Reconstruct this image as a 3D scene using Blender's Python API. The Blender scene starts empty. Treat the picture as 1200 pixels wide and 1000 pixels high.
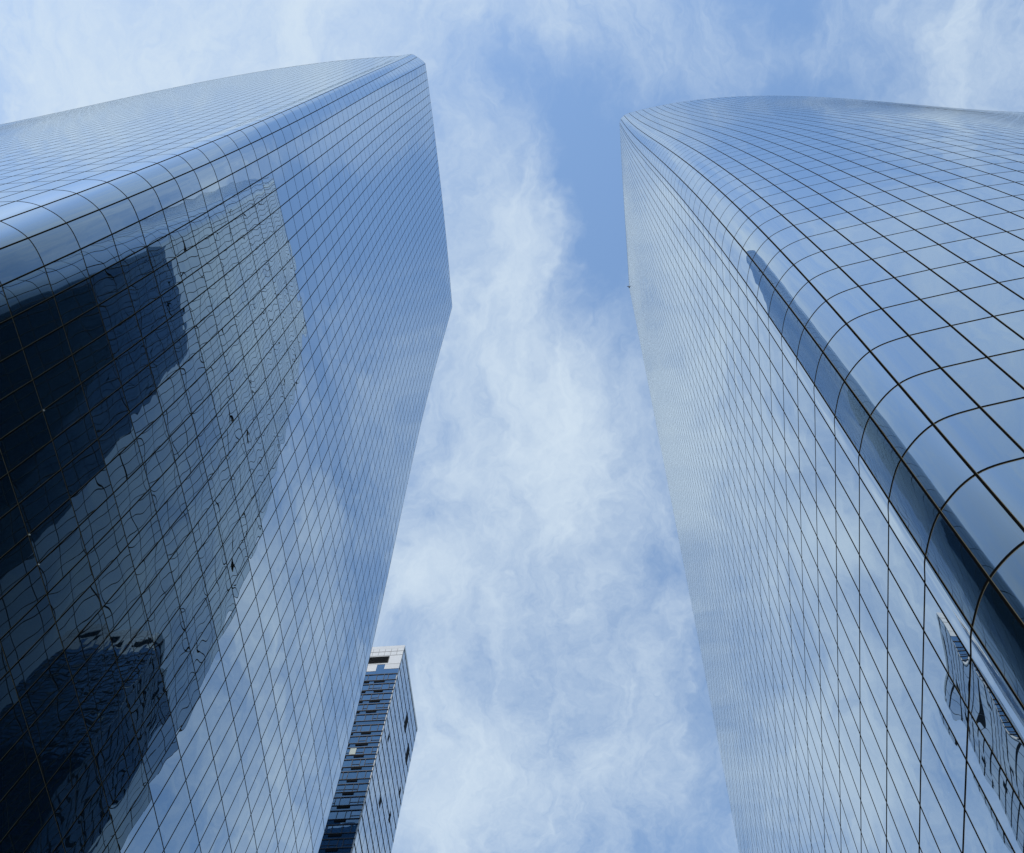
import bpy, math, random
import numpy as np
from mathutils import Matrix, Vector

random.seed(7)
rng = np.random.default_rng(7)
S = bpy.context.scene
COL = S.collection
U = 3.6            # metres per storey (one glass panel is one storey tall)
EYE = 1.7          # height of the camera above the plaza
PW = 0.39382       # panel width in storeys

# ------------------------------------------------------------------ helpers
def tag(o, label=None, cat=None, group=None, kind=None):
    if label: o['label'] = label
    if cat: o['category'] = cat
    if group: o['group'] = group
    if kind: o['kind'] = kind
    return o

def empty(name, loc=(0, 0, 0)):
    o = bpy.data.objects.new(name, None)
    o.location = loc
    COL.objects.link(o)
    return o

class MB:
    def __init__(self):
        self.v = []; self.f = []; self.uv = []; self.rnd = []; self.smooth = []; self.n = 0
        self.mi = []
    def add(self, verts, faces, uvs=None, rnd=0.0, smooth=False, mi=0):
        b = self.n
        self.v.extend([tuple(map(float, q)) for q in verts]); self.n += len(verts)
        for k, f in enumerate(faces):
            self.f.append(tuple(b + i for i in f))
            self.uv.append([uvs[i] for i in f] if uvs is not None else [(0, 0)] * len(f))
            self.rnd.append(rnd); self.smooth.append(smooth); self.mi.append(mi)
    def box(self, x0, x1, y0, y1, z0, z1, mi=0):
        vs = [(x0, y0, z0), (x1, y0, z0), (x1, y1, z0), (x0, y1, z0), (x0, y0, z1), (x1, y0, z1), (x1, y1, z1), (x0, y1, z1)]
        self.add(vs, [(0, 3, 2, 1), (4, 5, 6, 7), (0, 1, 5, 4), (1, 2, 6, 5), (2, 3, 7, 6), (3, 0, 4, 7)], rnd=random.random(), mi=mi)
    def build(self, name, mat, parent=None, origin=None):
        me = bpy.data.meshes.new(name)
        vs = self.v
        if origin is not None:
            vs = [(x - origin[0], y - origin[1], z - origin[2]) for x, y, z in vs]
        me.from_pydata(vs, [], self.f)
        mats = mat if isinstance(mat, (list, tuple)) else [mat]
        for m in mats: me.materials.append(m)
        me.polygons.foreach_set('use_smooth', np.array(self.smooth, dtype=bool))
        me.polygons.foreach_set('material_index', np.array(self.mi, dtype=np.int32))
        uvl = me.uv_layers.new(name='UVMap')
        flat = np.array([c for f in self.uv for q in f for c in q], dtype=np.float32)
        uvl.data.foreach_set('uv', flat)
        at = me.attributes.new('rnd', 'FLOAT', 'FACE')
        at.data.foreach_set('value', np.array(self.rnd, dtype=np.float32))
        me.update()
        o = bpy.data.objects.new(name, me)
        COL.objects.link(o)
        if parent is not None: o.parent = parent
        if origin is not None: o.location = origin
        return o

# ------------------------------------------------------------------ materials
class NT:
    def __init__(self, name):
        self.m = bpy.data.materials.new(name); self.m.use_nodes = True
        self.t = self.m.node_tree; self.t.nodes.clear()
        self.out = self.t.nodes.new('ShaderNodeOutputMaterial')
    def n(self, typ, **kw):
        nd = self.t.nodes.new(typ)
        for k, v in kw.items():
            if k.startswith('i_'): nd.inputs[k[2:].replace('_', ' ')].default_value = v
            else: setattr(nd, k, v)
        return nd
    def l(self, a, b): self.t.links.new(a, b)
    def math(self, op, a, b=None, c=None):
        nd = self.n('ShaderNodeMath', operation=op)
        for k, x in enumerate((a, b, c)):
            if x is None: continue
            if isinstance(x, (int, float)): nd.inputs[k].default_value = x
            else: self.l(x, nd.inputs[k])
        return nd.outputs[0]

def glass_mat(name, tint, floor=0.42, wob=1.0, dark=(0.004, 0.010, 0.018), power=4.0, knee=0.60):
    """Coated curtain-wall glass: dark interior under a strong mirror coat; every pane bulges and ripples a little."""
    N = NT(name)
    uv = N.n('ShaderNodeUVMap'); sep = N.n('ShaderNodeSeparateXYZ'); N.l(uv.outputs[0], sep.inputs[0])
    u, v = sep.outputs[0], sep.outputs[1]
    at = N.n('ShaderNodeAttribute', attribute_name='rnd')
    r = at.outputs['Fac']
    def par(x):
        t = N.math('MULTIPLY_ADD', x, 2.0, -1.0)
        return N.math('SUBTRACT', 1.0, N.math('MULTIPLY', t, t))
    pillow = N.math('MULTIPLY', par(u), par(v))
    amp = N.math('MULTIPLY_ADD', r, 0.0042 * wob, -0.0010 * wob)
    h1 = N.math('MULTIPLY', pillow, amp)
    tc = N.n('ShaderNodeTexCoord')
    comb = N.n('ShaderNodeCombineXYZ'); 
    N.l(N.math('MULTIPLY', r, 417.0), comb.inputs[0]); N.l(N.math('MULTIPLY', r, 133.0), comb.inputs[1])
    vadd = N.n('ShaderNodeVectorMath', operation='ADD'); N.l(tc.outputs['Object'], vadd.inputs[0]); N.l(comb.outputs[0], vadd.inputs[1])
    no = N.n('ShaderNodeTexNoise', i_Scale=0.55, i_Detail=0.0, i_Roughness=0.4); N.l(vadd.outputs[0], no.inputs['Vector'])
    h2 = N.math('MULTIPLY', N.math('SUBTRACT', no.outputs['Fac'], 0.5), 0.0058 * wob)
    # every pane sits a hair out of true
    ta = N.math('MULTIPLY', N.math('SUBTRACT', N.math('FRACT', N.math('MULTIPLY', r, 57.31)), 0.5), 0.0062 * wob)
    tb = N.math('MULTIPLY', N.math('SUBTRACT', N.math('FRACT', N.math('MULTIPLY', r, 231.7)), 0.5), 0.0100 * wob)
    tilt = N.math('ADD', N.math('MULTIPLY', u, ta), N.math('MULTIPLY', v, tb))
    h = N.math('ADD', N.math('ADD', h1, h2), tilt)
    bump = N.n('ShaderNodeBump', i_Strength=1.0, i_Distance=1.0); N.l(h, bump.inputs['Height'])
    diff = N.n('ShaderNodeBsdfDiffuse'); diff.inputs['Color'].default_value = (*dark, 1)
    gl = N.n('ShaderNodeBsdfGlossy', i_Roughness=0.0)
    mixc = N.n('ShaderNodeMix', data_type='RGBA')
    N.l(r, mixc.inputs['Factor'])
    mixc.inputs['A'].default_value = (tint[0] * .90, tint[1] * .92, tint[2] * .93, 1)
    mixc.inputs['B'].default_value = (min(1, tint[0] * 1.08), min(1, tint[1] * 1.06), min(1, tint[2] * 1.04), 1)
    lw = N.n('ShaderNodeLayerWeight', i_Blend=0.5); N.l(bump.outputs[0], lw.inputs['Normal'])
    w4 = N.math('POWER', lw.outputs['Facing'], power)         # facing: 0 face on, 1 edge on
    graze = N.math('DIVIDE', w4, N.math('ADD', w4, knee ** power))
    # the coating loses its blue tint towards grazing angles, as glass does
    mixw = N.n('ShaderNodeMix', data_type='RGBA'); N.l(graze, mixw.inputs['Factor'])
    N.l(mixc.outputs['Result'], mixw.inputs['A']); mixw.inputs['B'].default_value = (.93, .97, 1, 1)
    N.l(mixw.outputs['Result'], gl.inputs['Color'])
    N.l(bump.outputs[0], gl.inputs['Normal'])
    fac = N.math('MULTIPLY_ADD', graze, 1.0 - floor, floor)
    mx = N.n('ShaderNodeMixShader'); N.l(fac, mx.inputs[0]); N.l(diff.outputs[0], mx.inputs[1]); N.l(gl.outputs[0], mx.inputs[2])
    N.l(mx.outputs[0], N.out.inputs[0])
    return N.m

def paint(name, col, rough=0.5, metal=0.0, var=0.15, scale=0.6, spec=0.4):
    N = NT(name)
    b = N.n('ShaderNodeBsdfPrincipled', i_Roughness=rough, i_Metallic=metal); b.inputs['Specular IOR Level'].default_value = spec
    tc = N.n('ShaderNodeTexCoord')
    no = N.n('ShaderNodeTexNoise', i_Scale=scale, i_Detail=4.0); N.l(tc.outputs['Object'], no.inputs['Vector'])
    at = N.n('ShaderNodeAttribute', attribute_name='rnd')
    f = N.math('ADD', N.math('MULTIPLY', no.outputs['Fac'], 0.6), N.math('MULTIPLY', at.outputs['Fac'], 0.4))
    mx = N.n('ShaderNodeMix', data_type='RGBA'); N.l(f, mx.inputs['Factor'])
    mx.inputs['A'].default_value = tuple(c * (1 - var) for c in col) + (1,)
    mx.inputs['B'].default_value = tuple(min(1, c * (1 + var)) for c in col) + (1,)
    N.l(mx.outputs['Result'], b.inputs['Base Color']); N.l(b.outputs[0], N.out.inputs[0])
    return N.m

M_GLASS = glass_mat('blue_coated_glass', (0.54, 0.77, 0.98), 0.055)
M_GLASS_DARK = glass_mat('dark_office_glass', (0.45, 0.58, 0.75), 0.10, 0.8)
M_GLASS_MID = glass_mat('sky_blue_glass', (0.62, 0.78, 0.92), 0.60, 0.8)
M_MULL = paint('bronze_mullion', (0.004, 0.0038, 0.0035), 0.6, 0.0, spec=0.0)
M_REAR = paint('rear_cladding', (0.16, 0.21, 0.28), 0.7, spec=0.1)
M_COPING = paint('grey_coping', (0.20, 0.22, 0.25), 0.5, spec=0.2)
M_LIP = paint('bronze_lip', (0.11, 0.097, 0.065), 0.6, 0.0, spec=0.0)
M_PALE = paint('pale_cladding', (0.44, 0.46, 0.48), 0.5)
M_GREY = paint('grey_louvre', (0.05, 0.055, 0.06), 0.6)
M_DARKFRAME = paint('dark_frame', (0.02, 0.022, 0.028), 0.5)
M_PALE_PANE = paint('pale_pane_paint', (0.45, 0.5, 0.45), 0.7)
M_ROOF = paint('roof_membrane', (0.25, 0.25, 0.25), 0.9)
M_STONE = paint('plaza_stone', (0.32, 0.31, 0.29), 0.8)

# ------------------------------------------------------------------ camera
CF, CZX, CZY = 1282.4, 662.9, 27.479       # focal length and zenith point, in pixels of a 1200 x 1000 frame
def cam_axes():
    up = np.array([(CZX - 600) / CF, (CZY - 500) / CF, 1.0]); up /= np.linalg.norm(up)
    fw = np.array([0, 0, 1.0]) - up * up[2]; fw /= np.linalg.norm(fw)
    rt = np.cross(fw, up)
    if rt[0] < 0: rt = -rt
    return np.stack([rt, fw, up], 1)
CM = cam_axes()
def pix(P):
    c = (np.asarray(P, float) - np.array([0, 0, EYE])) @ CM.T
    return np.stack([600 + CF * c[:, 0] / c[:, 2], 500 + CF * c[:, 1] / c[:, 2]], 1), c[:, 2]
def ray(u, v):
    d = CM.T @ np.array([(u - 600) / CF, (v - 500) / CF, 1.0])
    return d / np.linalg.norm(d)
cam = bpy.data.cameras.new('camera')
co = bpy.data.objects.new('camera', cam); COL.objects.link(co)
cam.sensor_width = 36; cam.sensor_fit = 'HORIZONTAL'; cam.lens = CF / 1200 * 36
cam.clip_start = 0.1; cam.clip_end = 6000
Rm = CM.T @ np.diag([1, -1, -1])
mw = Matrix([list(r) for r in Rm]).to_4x4(); mw.translation = (0, 0, EYE)
co.matrix_world = mw
S.camera = co

# ------------------------------------------------------------------ the twin glass towers
def arc(s, th, ka, kb, n=64):
    s = np.atleast_1d(np.asarray(s, float))
    t = np.linspace(0, 1, n + 1)[None, :] * s[:, None]
    h = th + ka * t + kb * t * t
    w = np.full(n + 1, 1.0); w[0] = w[-1] = 0.5
    d = s / n
    return np.stack([(np.cos(h) * w).sum(1) * d, (np.sin(h) * w).sum(1) * d], 1)

def catmull(P, i, t):
    p0, p1, p2, p3 = P[max(i - 1, 0)], P[i], P[min(i + 1, len(P) - 1)], P[min(i + 2, len(P) - 1)]
    d1 = np.linalg.norm(p2 - p1) + 1e-9
    m1 = (p2 - p0) / (np.linalg.norm(p2 - p1) + np.linalg.norm(p1 - p0) + 1e-9) * d1
    m2 = (p3 - p1) / (np.linalg.norm(p3 - p2) + np.linalg.norm(p2 - p1) + 1e-9) * d1
    t = np.atleast_1d(t)[:, None]
    return (2 * t**3 - 3 * t**2 + 1) * p1 + (t**3 - 2 * t**2 + t) * m1 + (-2 * t**3 + 3 * t**2) * p2 + (t**3 - t**2) * m2

class Tower:
    """Plan curve of mullion positions (in storeys), leaned and bowed with height by a fitted lift."""
    def __init__(self, base, z0, T, X, H, jlow):
        self.base = np.array(base); self.z0 = z0; self.T = np.array(T); self.X = np.array(X); self.H = H; self.jlow = jlow
        self.rows = list(range(jlow, int(math.floor(H - 0.3)) + 1)) + [H]
        self.off = {}; self.rigid = 0; self.flare = 0.0; self.cache = {}
    def _lift(self, rel, J):
        a = self.T[0:2]; A = self.T[2:6].reshape(2, 2); b = self.T[6:8]; B = self.T[8:12].reshape(2, 2)
        return (a + rel @ A.T) * J + (b + rel @ B.T) * J * J + self.X[:2] * J**3 + self.X[2:] * J**4
    def lift(self, rel, J):
        if J >= -0.1: return self._lift(rel, J)
        d = (self._lift(rel, -0.1) - self._lift(rel, -0.09)) / -0.01
        return self._lift(rel, -0.1) + d * (J + 0.1)
    def nodes(self, j):
        """plan positions of all mullions at row j"""
        if j not in self.cache:
            J = j / 40.0
            N = self.plan + self.lift(self.plan, J)
            for k, e in self.off.items():
                N[k] += np.array([e[0] + e[2] * J + e[4] * J * J, e[1] + e[3] * J + e[5] * J * J])
            if self.rigid:                      # the flat face before the corner moves as one
                c = self.rigid
                N[:c] = N[c] + (self.plan[:c] - self.plan[c])
                s = np.clip((c - np.arange(c)) * PW - 3, 0, None)
                N[:c, 1] += self.flare * s * s * np.clip(1 - j / self.H, 0, 1)**3   # the far end of the face leans out a little towards its top
            self.cache[j] = N + self.base
        return self.cache[j]
    def pt(self, k, t, j):
        """world points (metres) at panel k, fractions t, row j"""
        N = self.nodes(j); t = np.atleast_1d(np.asarray(t, float))
        q = catmull(N, k, t) if self.curved[k] else N[k] + (N[k + 1] - N[k]) * t[:, None]
        P = np.empty((len(q), 3)); P[:, :2] = q * U; P[:, 2] = (self.z0 + j) * U + EYE
        return P

# left tower: A face (runs left), rounded corner, B face (runs away)
TL = Tower([-6.1624, 3.6819], 12.3564,
           [2.4519, -1.166, -0.38674, 0.11332, -0.038549, -0.055854, -10.337, 2.3197, 0.050778, -0.044253, 0.712, -0.14185],
           [10.051, -2.2888, -3.088, 0.62348], 48.881, -12)
nB = 36; nA = 92
Bpl = arc(np.arange(nB + 1) * PW, 1.2707, 0.013458, -0.00015265)
Apl = np.array([-0.8754, -0.44475]) + arc(np.arange(nA + 1) * PW, 2.9696, -0.017797, 0.00051766)
TL.plan = np.array(list(Apl[::-1]) + [np.array([-0.52198, -0.51331]), np.array([-0.18244, -0.33069])] + list(Bpl))
kc = nA                                    # index of the corner's first node
TL.curved = [kc <= k <= kc + 2 for k in range(len(TL.plan) - 1)]
TL.rigid = kc
TL.off = {kc: [0.0077282, -0.10183, -0.20864, 0.27561, -0.43065, 0.51216], kc + 1: [-0.040164, 0.02518, 0.69833, -0.43736, -0.82758, 0.68559],
          kc + 2: [-0.022384, 0.00080206, 0.31528, -0.015419, -0.46599, 0.10259]}

# right tower: A face (runs right), rounded corner, B face (runs away)
TR = Tower([3.4649, 2.8445], 14.2264,
           [0.4972, 0.19707, -0.01034, 0.0059162, -0.60524, 0.070526, 0.17478, 2.8033, -0.13189, -0.044671, 0.4026, -0.29753],
           [0.057144, -1.5728, -0.13864, 0.11777], 51.832, -14)
nB2 = 44; nA2 = 60
A2 = np.array([0.20827, -0.51698]) + arc(np.arange(nA2 + 1) * PW, -0.39418, 0.043714, -0.0013491)
B2 = np.array([-0.24393, 0.62852]) + arc(np.arange(nB2 + 1) * PW, 1.3362, -0.0027202, 0.00012015)
TR.plan = np.array(list(A2[::-1]) + [np.array([-0.11317, -0.29355]), np.array([-0.28507, 0.050033]), np.array([-0.29608, 0.41574])] + list(B2))
kc2 = nA2
TR.rigid = kc2
TR.flare = 0.03
TR.curved = [kc2 <= k <= kc2 + 3 for k in range(len(TR.plan) - 1)]

def build_tower(T, name, label, group, back, mull_w, tran_h):
    root = empty(name, (float(T.base[0] * U), float(T.base[1] * U), 0))
    org = root.location
    tag(root, label, 'skyscraper', group)
    K = len(T.plan) - 1
    NS = 8
    panels = []          # (area in picture, MB pieces)
    sign = 1.0
    # orientation: outward normal
    for k in range(K):
        n = NS if T.curved[k] else 1
        ts = np.linspace(0, 1, n + 1)
        prev = T.pt(k, ts, T.rows[0])
        for a, b in zip(T.rows[:-1], T.rows[1:]):
            nxt = T.pt(k, ts, b)
            panels.append((k, a, b, ts, prev, nxt))
            prev = nxt
    # panel normal direction (outwards): A -> corner -> B is walked so that the outside is on a fixed side
    def outn(p, q, r):
        v = np.cross(q - p, r - p); return v / np.linalg.norm(v)
    cxy = np.array([back[0] * U, back[1] * U, 0])
    areas = []
    for (k, a, b, ts, lo, hi) in panels:
        uv, d = pix(np.array([lo[0], lo[-1], hi[-1], hi[0]]))
        if (d < 0.5).any(): areas.append(0); continue
        c = uv.mean(0)
        if not (0 <= c[0] <= 1200 and 0 <= c[1] <= 1000): areas.append(0); continue
        x, y = uv[:, 0], uv[:, 1]
        nn = outn(lo[0], lo[-1], hi[0]); mid = (lo[0] + hi[-1]) / 2
        if nn @ (mid - cxy) < 0: nn = -nn
        if nn @ (np.array([0, 0, EYE]) - mid) < 0: areas.append(0); continue
        areas.append(abs((x * np.roll(y, -1) - y * np.roll(x, -1)).sum()) / 2)
    top = set(np.argsort(areas)[::-1][:100].tolist())
    rest = MB()
    for idx, (k, a, b, ts, lo, hi) in enumerate(panels):
        n = len(ts)
        nn = outn(lo[0], lo[-1], hi[0]); mid = (lo[0] + hi[-1]) / 2
        flip = nn @ (mid - cxy) < 0
        if flip: nn = -nn
        lo = lo.copy(); hi = hi.copy()
        verts = list(lo) + list(hi)
        faces = [(i, i + 1, n + i + 1, n + i) for i in range(n - 1)]
        if flip: faces = [f[::-1] for f in faces]
        uvs = [(t, 0) for t in ts] + [(t, 1) for t in ts]
        r = float(rng.random())
        if idx in top:
            m = MB(); m.add(verts, faces, uvs, r, n > 2)
            m.build('glass_panel', M_GLASS, root, origin=None)
        else:
            rest.add(verts, faces, uvs, r, n > 2)
    g = rest.build('glazing', M_GLASS, root); g['kind'] = 'stuff'
    # mullions and transoms proud of the glass
    def strip(path_pts, side_pts, nrm, w, d, mb):
        """box strip along a path; side = unit vectors across, nrm = outward normals"""
        n = len(path_pts)
        vs = []
        for p, s, o in zip(path_pts, side_pts, nrm):
            vs += [p - s * w / 2 - o * .02, p - s * w / 2 + o * d, p - s * w * .32 + o * d, p + s * w / 2 + o * d, p + s * w / 2 - o * .02]
        fs, lip = [], []
        for i in range(n - 1):
            for q in range(4):
                a0 = i * 5 + q; (lip if q < 2 else fs).append((a0, a0 + 5, a0 + 6, a0 + 1))
        mb.add(vs, lip, rnd=random.random(), mi=1)
        mb.n -= len(vs); del mb.v[-len(vs):]
        mb.add(vs, fs, rnd=random.random())
    kvis = list(range(0, K + 1))
    rows_m = T.rows
    for k in kvis:
        kk = min(k, K - 1); t = 0.0 if k < K else 1.0
        pts, sd, nm = [], [], []
        for j in rows_m:
            p = T.pt(kk, [t], j)[0]
            e = 0.02
            q0 = T.pt(kk, [max(t - e, 0)], j)[0]; q1 = T.pt(kk, [min(t + e, 1)], j)[0]
            if t == 0.0 and k > 0: q0 = T.pt(kk - 1, [1 - e], j)[0]
            s = q1 - q0; s /= np.linalg.norm(s)
            o = np.array([s[1], -s[0], 0]); o /= np.linalg.norm(o)
            if o @ (p - cxy) < 0: o = -o
            pts.append(p); sd.append(s); nm.append(o)
        mb = MB(); strip(pts, sd, nm, mull_w, 0.0018, mb)
        MUL.append((root, mb, k))
    for j in rows_m:
        mb = MB()
        pts, nm = [], []
        for k in range(K):
            n = NS if T.curved[k] else 1
            ts = np.linspace(0, 1, n + 1)[:-1]
            for t in ts: pts.append(T.pt(k, [t], j)[0])
        pts.append(T.pt(K - 1, [1.0], j)[0])
        pts = np.array(pts)
        tg = np.gradient(pts, axis=0); tg /= np.linalg.norm(tg, axis=1)[:, None]
        o = np.stack([tg[:, 1], -tg[:, 0], 0 * tg[:, 0]], 1); o /= np.linalg.norm(o, axis=1)[:, None]
        sg = np.sign((o * (pts - cxy)).sum(1)); o *= sg[:, None]
        up = np.tile([0, 0, 1.0], (len(pts), 1))
        strip(pts, up, o, tran_h, 0.0012, mb)
        mb.build('transom', [M_MULL, M_LIP], root)
    mb = MB(); strip(pts + np.array([0, 0, .06]), up, o, 0.16, 0.007, mb)
    mb.build('coping', [M_COPING, M_COPING], root)
    # back walls and roof
    def ring(j): 
        P = [T.pt(k, [0.0], j)[0] for k in range(K)] + [T.pt(K - 1, [1.0], j)[0]]
        return np.array(P)
    back_mb = MB()
    top_r = ring(T.H)
    rr = [ring(j) for j in T.rows]
    cs = []
    for R_ in rr:
        a, b = R_[0], R_[-1]
        far = a + (b - R_[kcor[name]])   # parallelogram corner
        cs.append((b, far, a))
    for (b0, f0, a0), (b1, f1, a1) in zip(cs[:-1], cs[1:]):
        back_mb.add([b0, f0, f1, b1], [(0, 1, 2, 3)], [(0, 0), (1, 0), (1, 1), (0, 1)])
        back_mb.add([f0, a0, a1, f1], [(0, 1, 2, 3)], [(0, 0), (1, 0), (1, 1), (0, 1)])
    back_mb.build('rear_wall', M_REAR, root)
    rf = MB(); ring_pts = list(top_r - np.array([0, 0, 0.4])) + [cs[-1][1] - np.array([0, 0, 0.4])]
    rf.add(ring_pts, [tuple(range(len(ring_pts)))]); rf.build('roof', M_ROOF, root)
    return root

MUL = []
kcor = {'glass_tower': kc}
def finish(root):
    for ch in list(root.children):
        # meshes were written in world coordinates; the root stands at the tower's base
        ch.matrix_parent_inverse = Matrix.Translation(-Vector(root.location))

tl = build_tower(TL, 'glass_tower', 'tall blue glass tower whose flat side mirrors a dark block and a gridded tower', 'twin glass towers',
                 (TL.base[0] - 6, TL.base[1] + 8), 0.08, 0.115)
kcor['glass_tower'] = kc2
tr = build_tower(TR, 'glass_tower', 'tall blue glass tower whose rounded corner carries a dark upright reflection', 'twin glass towers',
                 (TR.base[0] + 10, TR.base[1] + 9), 0.085, 0.125)
# the mullions that show largest become parts, the others one part of their tower
for root in (tl, tr):
    mine = [(mb, k) for r_, mb, k in MUL if r_ == root]
    c = kc if root == tl else kc2
    mine.sort(key=lambda q: abs(q[1] - c - (8 if root == tl else 0)))
    for mb, k in mine[:100]: mb.build('mullion', [M_MULL, M_LIP], root)
    if len(mine) > 100:
        big = MB()
        for mb, k in mine[100:]:
            for f, mi in zip(mb.f, mb.mi): big.f.append(tuple(i + big.n for i in f)); big.mi.append(mi); big.uv.append([(0, 0)] * len(f)); big.rnd.append(.5); big.smooth.append(False)
            big.v.extend(mb.v); big.n += mb.n
        o = big.build('far_mullions', [M_MULL, M_LIP], root); o['kind'] = 'stuff'
    finish(root)

# small fittings: bright cleats on the left facade, a short mast on the right roof edge
M_STEEL = paint('bright_steel', (0.45, 0.45, 0.42), 0.5, 0.3)
def facade_point(T, u, v, ks):
    best = None
    for k in ks:
        for j in T.rows:
            p = T.pt(k, [0.0], j); q, d = pix(p)
            e = float(np.hypot(q[0][0] - u, q[0][1] - v))
            if d[0] > 0 and (best is None or e < best[0]): best = (e, p[0])
    return best[1]
for (u, v) in ((57, 497), (8, 630), (17, 655), (212, 294), (265, 535)):
    p = facade_point(TL, u, v, range(kc + 2, kc + 30))
    m = MB(); n = 8
    c = [(p[0] + .01, p[1] + .04 * math.cos(2 * math.pi * i / n), p[2] + .04 * math.sin(2 * math.pi * i / n)) for i in range(n)]
    c2 = [(x + .06, y * .5 + p[1] * .5, z * .5 + p[2] * .5) for x, y, z in c]
    m.add(c + c2, [(i, (i + 1) % n, n + (i + 1) % n, n + i) for i in range(n)] + [tuple(range(n, 2 * n))])
    o = m.build('cleat', M_STEEL, tl); o.matrix_parent_inverse = Matrix.Translation(-Vector(tl.location))
pm = TR.pt(len(TR.plan) - 2, [0.7], TR.H)[0]
m = MB()
m.box(pm[0] - .12, pm[0] + .12, pm[1] - .12, pm[1] + .12, pm[2] - .1, pm[2] + 1.1); m.box(pm[0] - .45, pm[0] + .45, pm[1] - .05, pm[1] + .05, pm[2] + .7, pm[2] + .85)
o = m.build('mast', M_GREY, tr); o.matrix_parent_inverse = Matrix.Translation(-Vector(tr.location))

# ------------------------------------------------------------------ far apartment tower
HT = 198.0                                  # roof height above the eye
AK = HT / 170.0                              # the tower is drawn at 170 m and scaled up
def apt_pt(u, v):
    d = ray(u, v); return np.array([d[0], d[1]]) / d[2] * HT
C0 = apt_pt(474.4, 756); C1 = apt_pt(489.2, 854)
sdir = (C1 - C0) / np.linalg.norm(C1 - C0); fdir = np.array([-sdir[1], sdir[0]])    # along the side (away), along the front (leftwards)
SW = float(np.linalg.norm(C1 - C0)) / AK; FW = 31.0; FL = 2.9
apt = empty('apartment_tower', (float(C0[0]), float(C0[1]), 0))
tag(apt, 'distant pale apartment tower with dark blue window bands and a striped white flank', 'apartment building')
apt.rotation_euler = (0, 0, math.atan2(sdir[1], sdir[0]) - math.pi / 2)
# local frame: x to the right along the front (front runs x = -FW..0), y away along the side (0..SW)
ZT = (HT + EYE) / AK
apt.scale = (AK, AK, AK)
M_APT_GLASS = glass_mat('navy_window_glass', (0.24, 0.52, 0.92), 0.07, 1.2, (0.012, 0.045, 0.105), 4.0, 0.72)
M_APT_GLASS2 = glass_mat('navy_spandrel_glass', (0.22, 0.48, 0.86), 0.05, 1.2, (0.009, 0.036, 0.085), 4.0, 0.72)
M_SLOT = paint('black_louvre', (0.006, 0.008, 0.011), 0.8, spec=0.05)
M_LINE = paint('grey_joint', (0.030, 0.036, 0.045), 0.6)
m = MB(); m.box(-FW, 0, 0.12, SW, 0, ZT - 0.9)
m.build('wall', M_PALE, apt)
m = MB(); m.box(-FW - .05, 0.05, 0.02, SW + .05, ZT - 0.9, ZT); m.build('parapet', M_PALE, apt)
# white crown: two courses of pale panels with joints, a plant louvre
m = MB()
m.box(-FW, 0.02, 0.0, 0.14, ZT - 6.0, ZT - 0.95)
m.build('crown_panel', M_PALE, apt)
m = MB()
for z in (ZT - 1.9, ZT - 3.2, ZT - 6.02): m.box(-FW, 0.03, -0.015, 0.1, z - .05, z + .05)
x = -1.1
while x > -FW: m.box(x - .02, x + .02, -0.012, 0.1, ZT - 3.15, ZT - 0.95); x -= 1.1
m.build('panel_joint', M_LINE, apt)
for x0 in (-7.3, -15.6, -23.9):
    m = MB(); m.box(x0, x0 + 5.1, -0.05, 0.1, ZT - 5.6, ZT - 3.5)
    o = m.build('louvre', M_GREY, apt)
    q = MB()
    for i in range(14): q.box(x0 + .1, x0 + 5.0, -0.08, -0.052, ZT - 5.52 + i * .145, ZT - 5.46 + i * .145)
    q.build('slat', M_SLOT, o)
# band of glass under the crown; pale blocks imitate a ragged roofline reflection
m = MB(); m.box(-FW, 0.0, 0.0, 0.1, ZT - 9.0, ZT - 6.1); m.build('clerestory', M_APT_GLASS, apt)
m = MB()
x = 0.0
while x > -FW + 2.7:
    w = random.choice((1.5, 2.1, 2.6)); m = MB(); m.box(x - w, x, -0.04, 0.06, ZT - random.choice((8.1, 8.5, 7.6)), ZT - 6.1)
    m.build('reflection_block', M_PALE, apt)
    x -= w + random.choice((.7, 1.1, 1.4))
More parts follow.
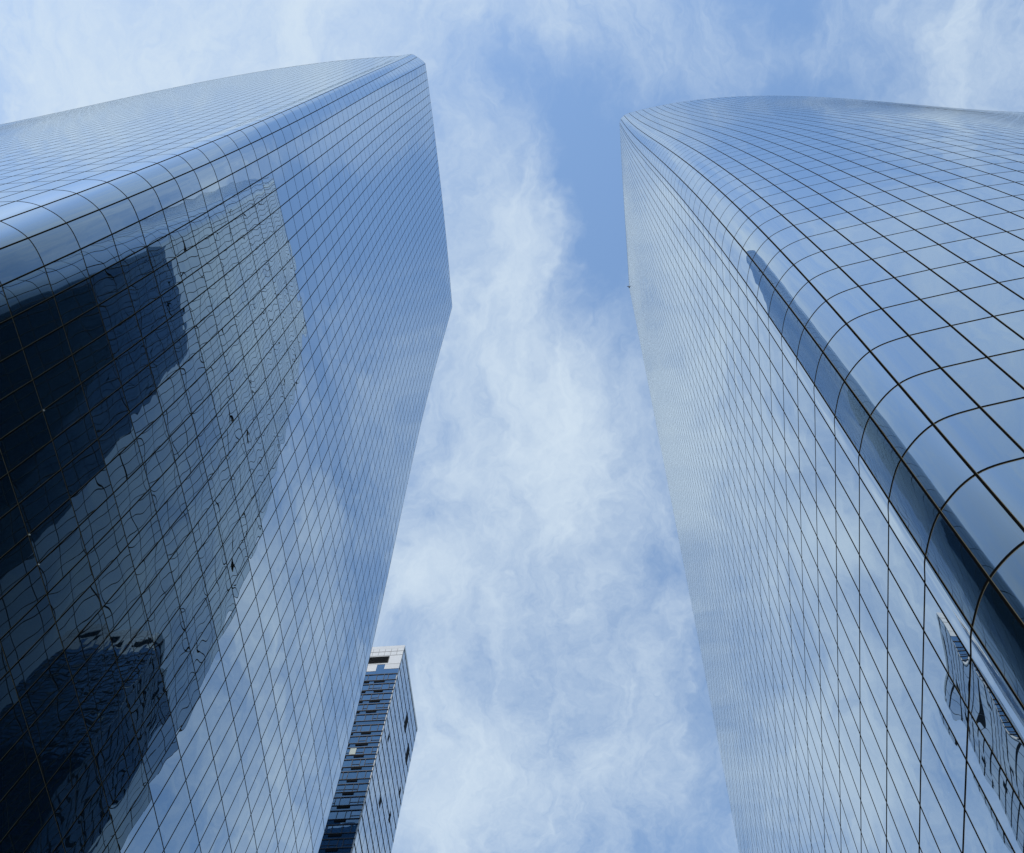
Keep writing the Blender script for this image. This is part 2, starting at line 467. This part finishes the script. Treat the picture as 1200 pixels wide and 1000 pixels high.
# storeys of the front
nfl = int((ZT - 9.2) / FL)
NV = 33
low_g, low_s, low_l = MB(), MB(), MB()
def pane(mb, x0, x1, z0, z1, y):
    t1, t2 = random.gauss(0, .004), random.gauss(0, .004)
    mb.add([(x0, y + t1, z0), (x1, y - t1, z0), (x1, y - t1 + t2, z1), (x0, y + t1 + t2, z1)], [(0, 1, 2, 3)], [(0, 0), (1, 0), (1, 1), (0, 1)], random.random())
for k in range(nfl):
    zt = ZT - 9.1 - k * FL
    g = MB() if k < NV else low_g; s_ = MB() if k < NV else low_s; l_ = []
    x = -0.15
    fr = MB()
    i = 0
    while x > -FW + .4:
        w = (1.35, 0.75, 1.25, 1.5, 0.7)[(i + (k % 2)) % 5]; w = min(w, x + FW - .05)
        pane(g, x - w, x, zt - 1.78, zt - .12, 0.06)
        fr.box(x - w - .03, x - w + .03, -.02, .08, zt - 1.8, zt - .1)
        if random.random() < .35: fr.box(x - w, x, -.005, .075, zt - 1.25, zt - 1.2)
        x -= w; i += 1
    x = -0.15
    while x > -FW + .4:
        w = min(2.5, x + FW - .05); pane(s_, x - w, x, zt - FL + .06, zt - 1.86, 0.07); x -= w
    fr.box(-FW, 0.0, -.035, .09, zt - 1.86, zt - 1.78); fr.box(-FW, 0.0, -.05, .09, zt - .12, zt - .02)
    for c in range(4):
        for dx in (1.9, 4.7):
            x1 = -(c * 7.7 + dx) + random.uniform(-.12, .12)
            if random.random() < .93 and x1 - 2.0 > -FW: l_.append((x1 - random.uniform(1.5, 2.0), x1, -.03, .09, zt - 2.4, zt - 1.95))
    if k < NV:
        w_ = g.build('window', M_APT_GLASS, apt); fr.build('frame', M_LINE, w_)
        s_.build('spandrel', M_APT_GLASS2, apt)
    for q in l_:
        if k < 24 and q[1] > -15:
            m = MB(); m.box(*q); m.build('louvre', M_SLOT, apt)
        else: low_l.box(*q)
    if k >= NV:
        low_l.add(fr.v, fr.f)
for mb, nm, mt in ((low_g, 'lower_windows', M_APT_GLASS), (low_s, 'lower_spandrels', M_APT_GLASS2), (low_l, 'lower_frames', M_LINE)):
    o = mb.build(nm, mt, apt); o['kind'] = 'stuff'
# two windows with a pale panel across
for x0, k in ((-3.4, 7), (-7.2, 7)):
    zt = ZT - 9.1 - k * FL
    m = MB(); m.box(x0 - .95, x0, -.025, .05, zt - 1.7, zt - .2); m.build('pale_pane', M_PALE_PANE, apt)
# the white flank: a thin dark window slot at every floor, some wider dark openings
M_FLANK = glass_mat('flank_glass', (0.72, 0.86, 1.0), 0.04, 1.0, (0.02, 0.06, 0.13), 4.0, 0.66)
zz = ZT - 1.0; k = 0
fl = MB(); sl = MB()
while zz > 4 and k < 58:
    sl.box(-.02, .035, .3, SW - .15, zz - .52, zz)
    y = 0.3
    while y < SW - .4:
        y2 = min(y + 2.2, SW - .15); t1 = random.gauss(0, .003); t2 = random.gauss(0, .003)
        fl.add([(.05 + t1, y, zz - FL), (.05 - t1, y2, zz - FL), (.05 - t1 + t2, y2, zz - .52), (.05 + t1 + t2, y, zz - .52)], [(0, 1, 2, 3)], [(0, 0), (1, 0), (1, 1), (0, 1)], random.random())
        y = y2
    zz -= FL; k += 1
fl.build('flank_glazing', M_FLANK, apt)
sl.build('window_slot', M_SLOT, apt)
for (y0, y1, z0, z1) in ((9.6, 11.2, 6.5, 10.8), (14.2, 15.8, 9.2, 13.5), (3.0, 3.7, 22.0, 23.6), (6.2, 7.2, 33.0, 35.0), (9.5, 10.2, 42.0, 44.2), (12.5, 13.4, 29.0, 31.0), (5.5, 6.3, 58., 60.), (15.0, 15.8, 20.0, 22.)):
    m = MB(); m.box(-.03, .07, y0, y1, ZT - z1, ZT - z0); m.build('opening', M_SLOT, apt)
m = MB()
for y in np.arange(1.5, SW, 2.2): m.box(-.02, .062, y - .03, y + .03, 0.5, ZT - 1)
m.build('flank_joint', M_LINE, apt)


# ------------------------------------------------------------------ ground
g = MB(); g.add([(-2500, -2500, 0), (2500, -2500, 0), (2500, 2500, 0), (-2500, 2500, 0)], [(0, 1, 2, 3)])
tag(g.build('ground', M_STONE), kind='structure')

# ------------------------------------------------------------------ sky and sun
SUN_EL, SUN_AZ = math.radians(44), math.radians(218)    # azimuth clockwise from +y (the way the camera faces)
sd = Vector((math.sin(SUN_AZ) * math.cos(SUN_EL), math.cos(SUN_AZ) * math.cos(SUN_EL), math.sin(SUN_EL)))
sun = bpy.data.lights.new('sun', 'SUN'); sun.energy = 1.5; sun.angle = math.radians(4); sun.color = (1, .95, .87)
so = bpy.data.objects.new('sun', sun); COL.objects.link(so)
so.rotation_euler = (-sd).to_track_quat('-Z', 'Y').to_euler()

W = bpy.data.worlds.new('World'); S.world = W; W.use_nodes = True
t = W.node_tree; t.nodes.clear()
class WN(NT):
    def __init__(self, tree): self.t = tree
N = WN(t)
outw = N.n('ShaderNodeOutputWorld'); bg = N.n('ShaderNodeBackground', i_Strength=0.15)
sky = N.n('ShaderNodeTexSky', sky_type='NISHITA', sun_disc=False, sun_elevation=SUN_EL, sun_rotation=SUN_AZ, air_density=1.0, dust_density=0.4, ozone_density=1.7)
tc = N.n('ShaderNodeTexCoord')
sep = N.n('ShaderNodeSeparateXYZ'); N.l(tc.outputs['Generated'], sep.inputs[0])
zc = N.math('ADD', N.math('MAXIMUM', sep.outputs[2], 0.0), 0.12)
px_ = N.math('DIVIDE', sep.outputs[0], zc); py_ = N.math('DIVIDE', sep.outputs[1], zc)
cp = N.n('ShaderNodeCombineXYZ'); N.l(px_, cp.inputs[0]); N.l(py_, cp.inputs[1])
def noise(scale, detail, rough, dist, rot=0.0, sx=1.0, sy=1.0, off=(0, 0, 0)):
    mp = N.n('ShaderNodeMapping'); N.l(cp.outputs[0], mp.inputs[0])
    mp.inputs['Rotation'].default_value = (0, 0, rot); mp.inputs['Scale'].default_value = (sx, sy, 1); mp.inputs['Location'].default_value = off
    no = N.n('ShaderNodeTexNoise', i_Scale=scale, i_Detail=detail, i_Roughness=rough, i_Distortion=dist); N.l(mp.outputs[0], no.inputs['Vector'])
    return no.outputs['Fac']
# wind-drawn cloud: the sheet's coordinates are themselves stirred by noise, then coarse and fine layers are summed
wn = N.n('ShaderNodeTexNoise', i_Scale=3.2, i_Detail=6.0, i_Roughness=0.62); N.l(cp.outputs[0], wn.inputs['Vector'])
ws = N.n('ShaderNodeVectorMath', operation='SUBTRACT'); N.l(wn.outputs['Color'], ws.inputs[0]); ws.inputs[1].default_value = (.5, .5, .5)
wm = N.n('ShaderNodeVectorMath', operation='SCALE'); N.l(ws.outputs[0], wm.inputs[0]); wm.inputs['Scale'].default_value = 0.22
wa = N.n('ShaderNodeVectorMath', operation='ADD'); N.l(cp.outputs[0], wa.inputs[0]); N.l(wm.outputs[0], wa.inputs[1])
cp = wa
sp2 = N.n('ShaderNodeSeparateXYZ'); N.l(cp.outputs[0], sp2.inputs[0]); px_, py_ = sp2.outputs[0], sp2.outputs[1]
n1 = noise(2.4, 9.0, 0.60, 0.3, 0.5, 1.0, 0.75, (3.1, 1.7, 0))
n2 = noise(8.0, 8.0, 0.66, 0.6, 0.9, 1.0, 0.45, (9.1, 4.2, 0))
n3 = noise(26.0, 6.0, 0.68, 0.8, 0.7, 1.0, 0.40, (2.1, 7.7, 0))
dens = N.math('ADD', N.math('ADD', N.math('MULTIPLY', n1, 0.50), N.math('MULTIPLY', n2, 0.31)), N.math('MULTIPLY', n3, 0.19))
def plane_of(u, v):
    d = ray(u, v); z = max(d[2], 0) + 0.12
    return d[0] / z, d[1] / z
#BLOBS#
BL = [(690, 215, 65, -0.12), (640, 150, 60, -0.06), (575, 95, 60, -0.06), (705, 320, 50, -0.08), (600, 290, 70, 0.09), (650, 430, 90, 0.06),
      (610, 590, 130, 0.10), (760, 740, 60, 0.09), (690, 640, 60, 0.05), (630, 740, 90, 0.05), (600, 820, 70, -0.03), (720, 900, 130, 0.07), (490, 680, 60, 0.09), (430, 30, 130, 0.07), (60, 90, 140, 0.05),
      (1080, 50, 150, 0.03), (850, 70, 70, 0.06), (240, 60, 110, 0.05), (540, 900, 110, 0.07), (795, 60, 85, 0.08), (925, 40, 80, 0.17), (660, 60, 60, 0.03), (620, 30, 80, 0.05), (740, 20, 80, 0.05)]
def plane_dir(az, el):
    a, e = math.radians(az), math.radians(el); z = math.sin(e) + 0.12
    return math.sin(a) * math.cos(e) / z, math.cos(a) * math.cos(e) / z
REFL_SKY = [(52, 44, 0.45, 0.02), (-38, 47, 0.30, 0.09), (-55, 70, 0.12, 0.14), (77, 62, 0.10, -0.12), (80, 82, 0.10, -0.20), (135, 66, 0.07, 0.06), (130, 76, 0.10, -0.08), (-92, 60, 0.2, 0.07)]  # cloud and clear patches added mostly out of view to tune the glass reflections
spots = [(*plane_of(u, v), float(np.hypot(*(np.array(plane_of(u + rad, v)) - np.array(plane_of(u, v))))), amt) for u, v, rad, amt in BL]
spots += [(*plane_dir(az, el), rad, amt) for az, el, rad, amt in REFL_SKY]
for (qx, qy, rr, amt) in spots:
    dx = N.math('MULTIPLY', N.math('SUBTRACT', px_, float(qx)), 1 / rr); dy = N.math('MULTIPLY', N.math('SUBTRACT', py_, float(qy)), 1 / rr)
    r2 = N.math('ADD', N.math('MULTIPLY', dx, dx), N.math('MULTIPLY', dy, dy))
    e = N.math('POWER', 2.718, N.math('MULTIPLY', r2, -1.0))
    dens = N.math('MULTIPLY_ADD', e, amt, dens)
ramp = N.n('ShaderNodeMapRange', interpolation_type='SMOOTHSTEP'); N.l(dens, ramp.inputs['Value'])
ramp.inputs['From Min'].default_value = 0.375; ramp.inputs['From Max'].default_value = 0.715
ramp.inputs['To Min'].default_value = 0.03; ramp.inputs['To Max'].default_value = 0.90
mixs = N.n('ShaderNodeMix', data_type='RGBA'); N.l(ramp.outputs[0], mixs.inputs['Factor'])
sg = N.n('ShaderNodeVectorMath', operation='MULTIPLY'); N.l(sky.outputs[0], sg.inputs[0]); sg.inputs[1].default_value = (1.0, 1.09, 1.08)
N.l(sg.outputs[0], mixs.inputs['A']); mixs.inputs['B'].default_value = (2.72, 3.18, 3.60, 1)
N.l(mixs.outputs['Result'], bg.inputs['Color']); N.l(bg.outputs[0], outw.inputs[0])

S.view_settings.view_transform = 'Standard'; S.view_settings.look = 'None'
S.view_settings.exposure = 0.75; S.view_settings.gamma = 1.0
S.cycles.max_bounces = 8; S.cycles.glossy_bounces = 5
S.cycles.use_denoising = True
